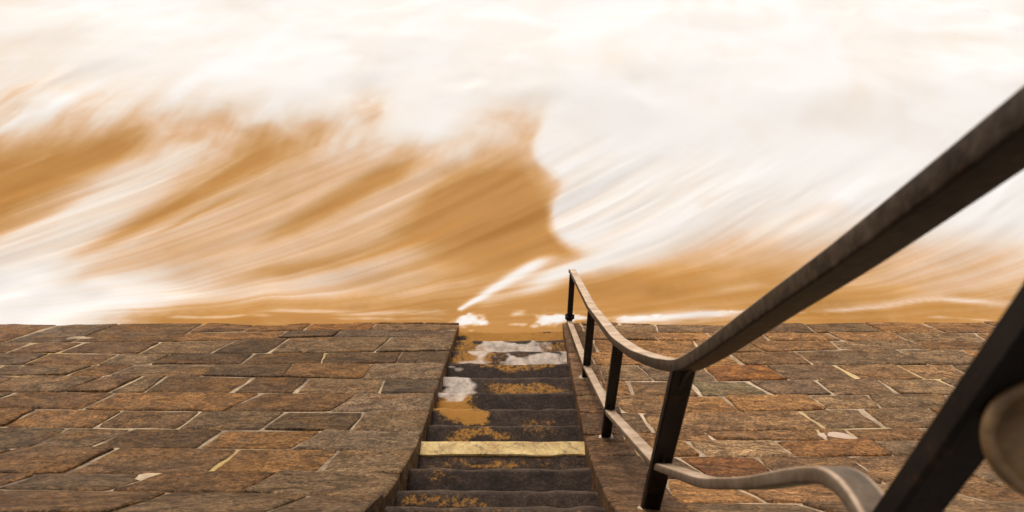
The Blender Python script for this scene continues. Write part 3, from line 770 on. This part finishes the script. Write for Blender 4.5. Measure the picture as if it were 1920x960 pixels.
E_ = EYE
TOP = [(.53, 5.46, E_ - 4.96), (.53, 5.40, E_ - 4.90), (.53, 3.68, E_ - 3.73), (.53, 2.58, E_ - 2.87), (.53, 2.10, E_ - 2.43), (.53, 1.70, E_ - 2.02), (.53, 1.44, E_ - 1.73), (.53, 1.25, E_ - 1.43), (.53, 1.0, E_ - 1.006),
       (.53, .826, E_ - .718), (.53, .647, E_ - .40), (.53, .52, E_ - .17), (.53, .45, E_ - .08), (.53, .30, E_ - .05), (.53, -1.6, E_ - .05)]
LOW = [(.53, 5.36, E_ - 5.64), (.53, 3.66, E_ - 4.40), (.53, 2.48, E_ - 3.41), (.53, 1.47, E_ - 2.36), (.53, 1.04, E_ - 1.76), (.53, .827, E_ - 1.40), (.53, .709, E_ - 1.174), (.53, .616, E_ - 1.01), (.53, .54, E_ - .965), (.53, .40, E_ - .96), (.53, -1.6, E_ - .96)]
top_path = smooth_path(TOP, 0.03, 3.0)
low_path = smooth_path(LOW, 0.02, 2.5)
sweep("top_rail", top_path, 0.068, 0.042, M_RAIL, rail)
sweep("lower_rail", low_path, 0.060, 0.029, M_RAIL, rail, wear_and_light=(0.85, 0.36, 0.05), near=0.66)

def rail_z(path, d):
    o = np.argsort(path[:, 1])
    return float(np.interp(d, path[o, 1], path[o, 2]))

for d, w in ((5.36, .06), (3.675, .06), (2.53, .06), (1.455, .076), (.46, .062), (-1.2, .062)):
    zt = rail_z(top_path, d) - 0.008
    zb = (PROM_Z if d < .6 else wall_z(d)) - 0.10
    p = np.array([(.53, d, z) for z in np.linspace(zb, zt, 12)])
    prof = sweep  # same rounded bar, upright
    bv = 0.006
    uc_ = .508 if d == .46 else .53
    x0, x1, y0, y1 = uc_ - w / 2, uc_ + w / 2, d - .02, d + .02
    ring = [(x0 + bv, y0), (x1 - bv, y0), (x1, y0 + bv), (x1, y1 - bv), (x1 - bv, y1), (x0 + bv, y1), (x0, y1 - bv), (x0, y0 + bv)]
    vv = [(x, y, zb) for x, y in ring] + [(x, y, zt + (y - d) * 0) for x, y in ring]
    ff = [(k, (k + 1) % 8, 8 + (k + 1) % 8, 8 + k) for k in range(8)] + [tuple(range(7, -1, -1)), tuple(range(8, 16))]
    mesh_obj("post", vv, ff, M_POST, rail)

def gusset(d, path, above, size, w=0.012):
    """small curved plate welded in the corner of a post and a rail"""
    z = rail_z(path, d)
    dirn = -1
    vv = []
    N = 7
    slope = (rail_z(path, d - 0.05) - z) / -0.05
    for sx in (-w / 2, w / 2):
        base = []
        for k in range(N):
            t = k / (N - 1)
            y = d - 0.02 - size * (1 - t) ** 2 * 0.8
            zz_ = z + slope * (y - d) * (1 - t) + (0.015 if above else -0.015) + (1 if above else -1) * size * t ** 2
            base.append((.53 + sx, y, zz_))
        base.append((.53 + sx, d - 0.018, z + (0.01 if above else -0.01)))
        vv += base
    M = N + 1
    ff = [tuple(range(M)), tuple(range(2 * M - 1, M - 1, -1))] + [(k, k + M, (k + 1) % M + M, (k + 1) % M) for k in range(M)]
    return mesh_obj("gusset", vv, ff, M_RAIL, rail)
for d in (1.455, 2.53, 3.675):
    gusset(d, low_path, True, 0.10)
    gusset(d, top_path, False, 0.10)

for d, seed in ((2.53, 2), (3.675, 4), (5.36, 7), (1.455, 6)):
    s = float(np.interp(d, dd, ss))
    lump("mortar_collar", rail, .53, s, 0.062, 0.060, 0.016, M_PAD if seed < 3 else M_MORTAR, seed)

# round bossed flange beside the nearest post
def lathe(name, prof, origin, axis, mat, parent, N=40):
    ax = np.array(axis, float); ax /= np.linalg.norm(ax)
    e1 = np.cross(ax, (0, 0, 1)); e1 /= np.linalg.norm(e1); e2 = np.cross(ax, e1)
    vv = []
    for r, h in prof:
        for k in range(N):
            t = 2 * math.pi * k / N
            vv.append(np.array(origin) + ax * h + (e1 * math.cos(t) + e2 * math.sin(t)) * r)
    ff = [(j * N + k, j * N + (k + 1) % N, (j + 1) * N + (k + 1) % N, (j + 1) * N + k) for j in range(len(prof) - 1) for k in range(N)]
    ff += [tuple(range(N - 1, -1, -1)), tuple(range((len(prof) - 1) * N, len(prof) * N))]
    return mesh_obj(name, vv, ff, mat, parent, True)
FL = (0.540, 0.395, EYE - 0.590)
AX = (-0.42, -0.62, 0.50)
fl = lathe("flange", [(0.040, -0.03), (0.056, -0.026), (0.058, -0.010), (0.050, -0.012), (0.040, -0.020), (0.028, -0.012), (0.012, -0.004), (0.003, -0.003)], FL, AX, M_FLANGE, rail)
lathe("rim", [(0.056, -0.012), (0.064, -0.010), (0.068, 0.0), (0.064, 0.009), (0.057, 0.010), (0.052, 0.004), (0.050, -0.008)], FL, AX, M_RIM, fl)
lathe("bolt", [(0.009, 0.0), (0.009, 0.012), (0.006, 0.016), (0.002, 0.017)], (FL[0] - .002, FL[1] + 0.002, FL[2] - 0.040), AX, M_POST, fl, 6)

# rusted shackle wrapped round the lowest post
ring = []
for k in range(41):
    t = 2 * math.pi * k / 20
    ring.append((.53 + 0.045 * math.cos(t), 5.36 + 0.036 * math.sin(t), EYE - 5.60 + 0.0016 * k + 0.006 * math.sin(3 * t)))
sh = smooth_path(ring, 0.012, 1.0)
def tube(name, path, r, mat, parent, N=8):
    T = np.gradient(path, axis=0); T /= np.linalg.norm(T, axis=1)[:, None]
    vv = []
    for p, t in zip(path, T):
        a = np.cross(t, (0.1, 0.2, 1.0)); a /= np.linalg.norm(a); b = np.cross(t, a)
        vv += [p + a * r * math.cos(2 * math.pi * k / N) + b * r * math.sin(2 * math.pi * k / N) for k in range(N)]
    ff = [(j * N + k, j * N + (k + 1) % N, (j + 1) * N + (k + 1) % N, (j + 1) * N + k) for j in range(len(path) - 1) for k in range(N)]
    ff += [tuple(range(N - 1, -1, -1)), tuple(range((len(path) - 1) * N, len(path) * N))]
    return mesh_obj(name, vv, ff, mat, parent, True)
tube("shackle", sh, 0.011, M_POST, rail)

# ------------------------------------------------------------------ the sea: a silty wave breaking towards the wall
tab = np.array([[int(x) for x in row.split()] for row in FOAM_TABLE.strip().splitlines()], float) / 100
uc = np.arange(-10, 10.01, .5); dc = np.arange(5, 17.01, .5)

def spread(a, b, n, k):
    """grow outwards from a to b in n steps with ratio k"""
    g = np.cumsum(k ** np.arange(n)); return a + (b - a) * g / g[-1]
us = np.concatenate([-spread(9.5, 900, 34, 1.28)[::-1], np.arange(-9.5, 9.501, 0.03), spread(9.5, 900, 34, 1.28)])
ds = np.concatenate([np.arange(4.9, 6.2, 0.02), np.arange(6.2, 10, 0.03), np.arange(10, 17, 0.045), spread(17, 1800, 48, 1.2)])
UU, DD = np.meshgrid(us, ds)

def bilinear(T_, xs, ys, x, y):
    fx = np.clip((x - xs[0]) / (xs[1] - xs[0]), 0, len(xs) - 1.001); fy = np.clip((y - ys[0]) / (ys[1] - ys[0]), 0, len(ys) - 1.001)
    i = fx.astype(int); j = fy.astype(int); a = fx - i; b = fy - j
    return (T_[j, i] * (1 - a) + T_[j, i + 1] * a) * (1 - b) + (T_[j + 1, i] * (1 - a) + T_[j + 1, i + 1] * a) * b

def near_line(pts, x, y):
    """distance to a polyline and signed side"""
    best = np.full_like(x, 1e9); along = np.zeros_like(x); L = 0
    for (x0, y0), (x1, y1) in zip(pts[:-1], pts[1:]):
        vx, vy = x1 - x0, y1 - y0; ll = vx * vx + vy * vy
        t = np.clip(((x - x0) * vx + (y - y0) * vy) / ll, 0, 1)
        q = np.hypot(x - x0 - t * vx, y - y0 - t * vy)
        m = q < best
        along = np.where(m, L + t * math.sqrt(ll), along); best = np.where(m, q, best); L += math.sqrt(ll)
    return best, along / L

# flow lines sweep up the face of the wave: flat along the wall, steeper towards the crest
G = DD - 2.3 / np.maximum(DD - 5.0, 0.12)
G = np.where(DD > 12, 12 - 2.3 / 7 + (DD - 12) * 0.4, G)
flow_s = UU - G + 0.5 * (fbm(UU * 0.35, DD * 0.5, 3, 2) - .5)
flow_t = DD * 1.2 + UU * 0.35
_bd = np.arange(3, 30, 0.05)
_bh = np.interp(_bd, [5, 5.6, 6.5, 7.5, 8.5, 9.5, 10.5, 12, 14, 17, 25], [0, 0, .05, .16, .32, .48, .56, .54, .45, .35, .25])
_g = np.exp(-.5 * (np.arange(-45, 46) / 15.) ** 2); _g /= _g.sum()
_bh = np.convolve(np.pad(_bh, 45, mode='edge'), _g, 'valid')
base_h = np.interp(DD, _bd, _bh)

base = bilinear(tab, uc, dc, UU, DD)
deep = sstep(16, 40, DD)
base = base * (1 - deep) + deep * (0.85 + 0.4 * (fbm(UU * 0.05, DD * 0.12, 21, 3) - .5))
wide = sstep(9.2, 14, np.abs(UU)) * (1 - deep)
base = base * (1 - wide) + wide * np.where(DD < 8, 0.35, 0.95)
onface = 1 - sstep(7.4, 9.2, DD)

n1 = fbm1(flow_s * 1.1, flow_t * 0.22, 41, 4)
n2 = fbm1(flow_s * 3.6, flow_t * 0.30, 45, 4)
n3 = fbm1(flow_s * 10.0, flow_t * 0.45, 49, 3)
warp = fbm(UU * .7, DD * .7, 8, 3)
puff = fbm(UU * 0.8 + 1.2 * warp, DD * 0.7 + 1.0 * warp, 53, 5, 0.5)
wisp = fbm1((UU - 0.25 * DD) * 3.0 + warp, DD * 0.7, 55, 4, 0.5)
foam = base + 0.30 * (n1 - .5) * onface
foam += 0.16 * onface * sstep(5.5, 6.0, DD) * (1 - sstep(-1.6, -0.2, UU)) + 0.08 * onface * sstep(2.0, 4.0, UU)

# light and dark bands of water drawn up the face, each along its own line
wob_u = 0.16 * (fbm(UU * 0.9, DD * 0.9, 81, 3) - .5); wob_d = 0.16 * (fbm(UU * 0.9, DD * 0.9, 85, 3) - .5)
def near_box(pts, pad):
    P = np.array(pts)
    iu = np.searchsorted(us, [P[:, 0].min() - pad, P[:, 0].max() + pad]); idd = np.searchsorted(ds, [P[:, 1].min() - pad, P[:, 1].max() + pad])
    return slice(idd[0], idd[1]), slice(iu[0], iu[1])
for k, (pts, w0, w1, val, st, fi, fo) in enumerate(STROKES):
    sl = near_box(pts, 2.6 * max(w0, w1) + 0.3)
    thin = min(1.0, max(w0, w1) / 0.15)
    q, a = near_line(pts, (UU + wob_u * thin)[sl], (DD + wob_d * thin)[sl])
    w = (w0 + (w1 - w0) * a) * (0.85 + 0.5 * n1[sl])
    m = np.exp(-(q / w) ** 2) * st
    if fi > 0:
        m = m * sstep(0, fi, a)
    if fo > 0:
        m = m * (1 - sstep(1 - fo, 1.0, a))
    m = m * np.clip(0.80 + 1.0 * (n2[sl] - .48) * (1 if st < 1 else 0.3) + 0.12, 0, 1)
    foam[sl] += (val - foam[sl]) * m
# the plume of the breaking crest: rounded lobes with a soft, fairly sharp seaward-left edge
for k, (u0, d0, ru, rd, val) in enumerate(PLUME):
    r = np.hypot((UU - u0) / ru, (DD - d0) / rd) + 0.20 * (fbm(UU * 2.4, DD * 2.4, 88, 4) - .5)
    soft = 0.26 if k < 4 else 0.85
    m = 1 - sstep(1 - soft, 1 + soft, r)
    foam += (np.maximum(val - 0.22 * sstep(0.45, 0.85, n2) * onface, foam) - foam) * m
mid = 4 * np.clip(foam, 0.04, 0.96) * (1 - np.clip(foam, 0.04, 0.96))
foam += onface * ((0.06 + 0.20 * mid) * ((n2 - .5) + 0.45 * (n3 - .5)))
foam += (1 - onface) * mid * ((puff - .5) * 0.70 + (wisp - .5) * 0.50)
foam += (1 - onface) * 0.16 * (puff - .62)
def blob(u0, d0, ru, rd, val, seed):
    global foam
    w = 1 + 1.6 * (fbm(UU * 8, DD * 12, seed, 4, 0.6) - .5)
    r = np.hypot((UU - u0) / ru, (DD - d0) / rd) * w
    foam = np.maximum(foam, val * (1 - sstep(0.35, 1.25, r)) * (0.75 + 0.5 * fbm(UU * 22, DD * 26, seed + 5, 2)))
blob(-.62, 5.38, .24, .11, 1.0, 71)
blob(.36, 5.40, .22, .10, .95, 72)
blob(.62, 5.44, .22, .06, .9, 73)
blob(1.5, 5.43, .75, .045, .95, 74)
blob(2.6, 5.47, .7, .03, .7, 75)
blob(-.05, 5.33, .10, .03, .6, 76)
foam = np.clip(foam, 0, 1)

# foam lapping along the wall in a thin broken line
lap = 5.43 + 0.05 * (fbm(UU * 1.3, UU * 0, 61, 3) - .5)
foam = np.maximum(foam, np.exp(-((DD - lap) / 0.03) ** 2) * sstep(0.42, 0.62, fbm(UU * 0.8, UU * 0 + 3, 63, 3)) * 0.5 * (0.4 + fbm(UU * 6, DD * 12, 64, 3)))
foam = np.clip(foam, 0, 1)
height = base_h + 0.05 * foam * sstep(6.0, 7.5, DD)
height += onface * (n1 - .5) * 0.08 * sstep(5.6, 7.0, DD)
height += (fbm(UU * 0.5 + warp, DD * 0.5, 53, 2) - .5) * 0.22 * sstep(7.5, 10.0, DD) * (1 - sstep(60, 200, DD))
height += (fbm(UU * 0.08, DD * 0.15, 59, 3) - .5) * 1.2 * sstep(18, 40, DD)
height += 0.02 + 0.20 * (fbm(UU * 0.8, DD * 1.0, 66, 3) - .5) * (1 - sstep(5.8, 6.6, DD)) * sstep(0.55, 1.0, np.abs(UU + 0.1))
height = height * (1 - sstep(300, 900, np.maximum(DD, np.abs(UU))))

nU, nD = len(us), len(ds)
me = bpy.data.meshes.new("sea")
co = np.stack([UU.ravel(), DD.ravel(), height.ravel()], 1).astype(np.float32)
j, i = np.meshgrid(np.arange(nD - 1), np.arange(nU - 1), indexing='ij')
a = (j * nU + i).ravel()
quads = np.stack([a, a + 1, a + nU + 1, a + nU], 1).astype(np.int32)
me.vertices.add(len(co)); me.vertices.foreach_set("co", co.ravel())
me.loops.add(quads.size); me.loops.foreach_set("vertex_index", quads.ravel())
me.polygons.add(len(quads)); me.polygons.foreach_set("loop_start", np.arange(0, quads.size, 4, dtype=np.int32))
me.polygons.foreach_set("use_smooth", np.ones(len(quads), dtype=bool))
me.update(calc_edges=True)
for nm, val in (("foam", foam), ("flow_s", flow_s), ("flow_t", flow_t)):
    at = me.attributes.new(nm, 'FLOAT', 'POINT')
    at.data.foreach_set("value", val.ravel().astype(np.float32))
me.materials.append(M_SEA)
sea = link(bpy.data.objects.new("sea", me))
sea["kind"] = "structure"
sea["label"] = "silt brown sea with white foam breaking towards the stone wall"
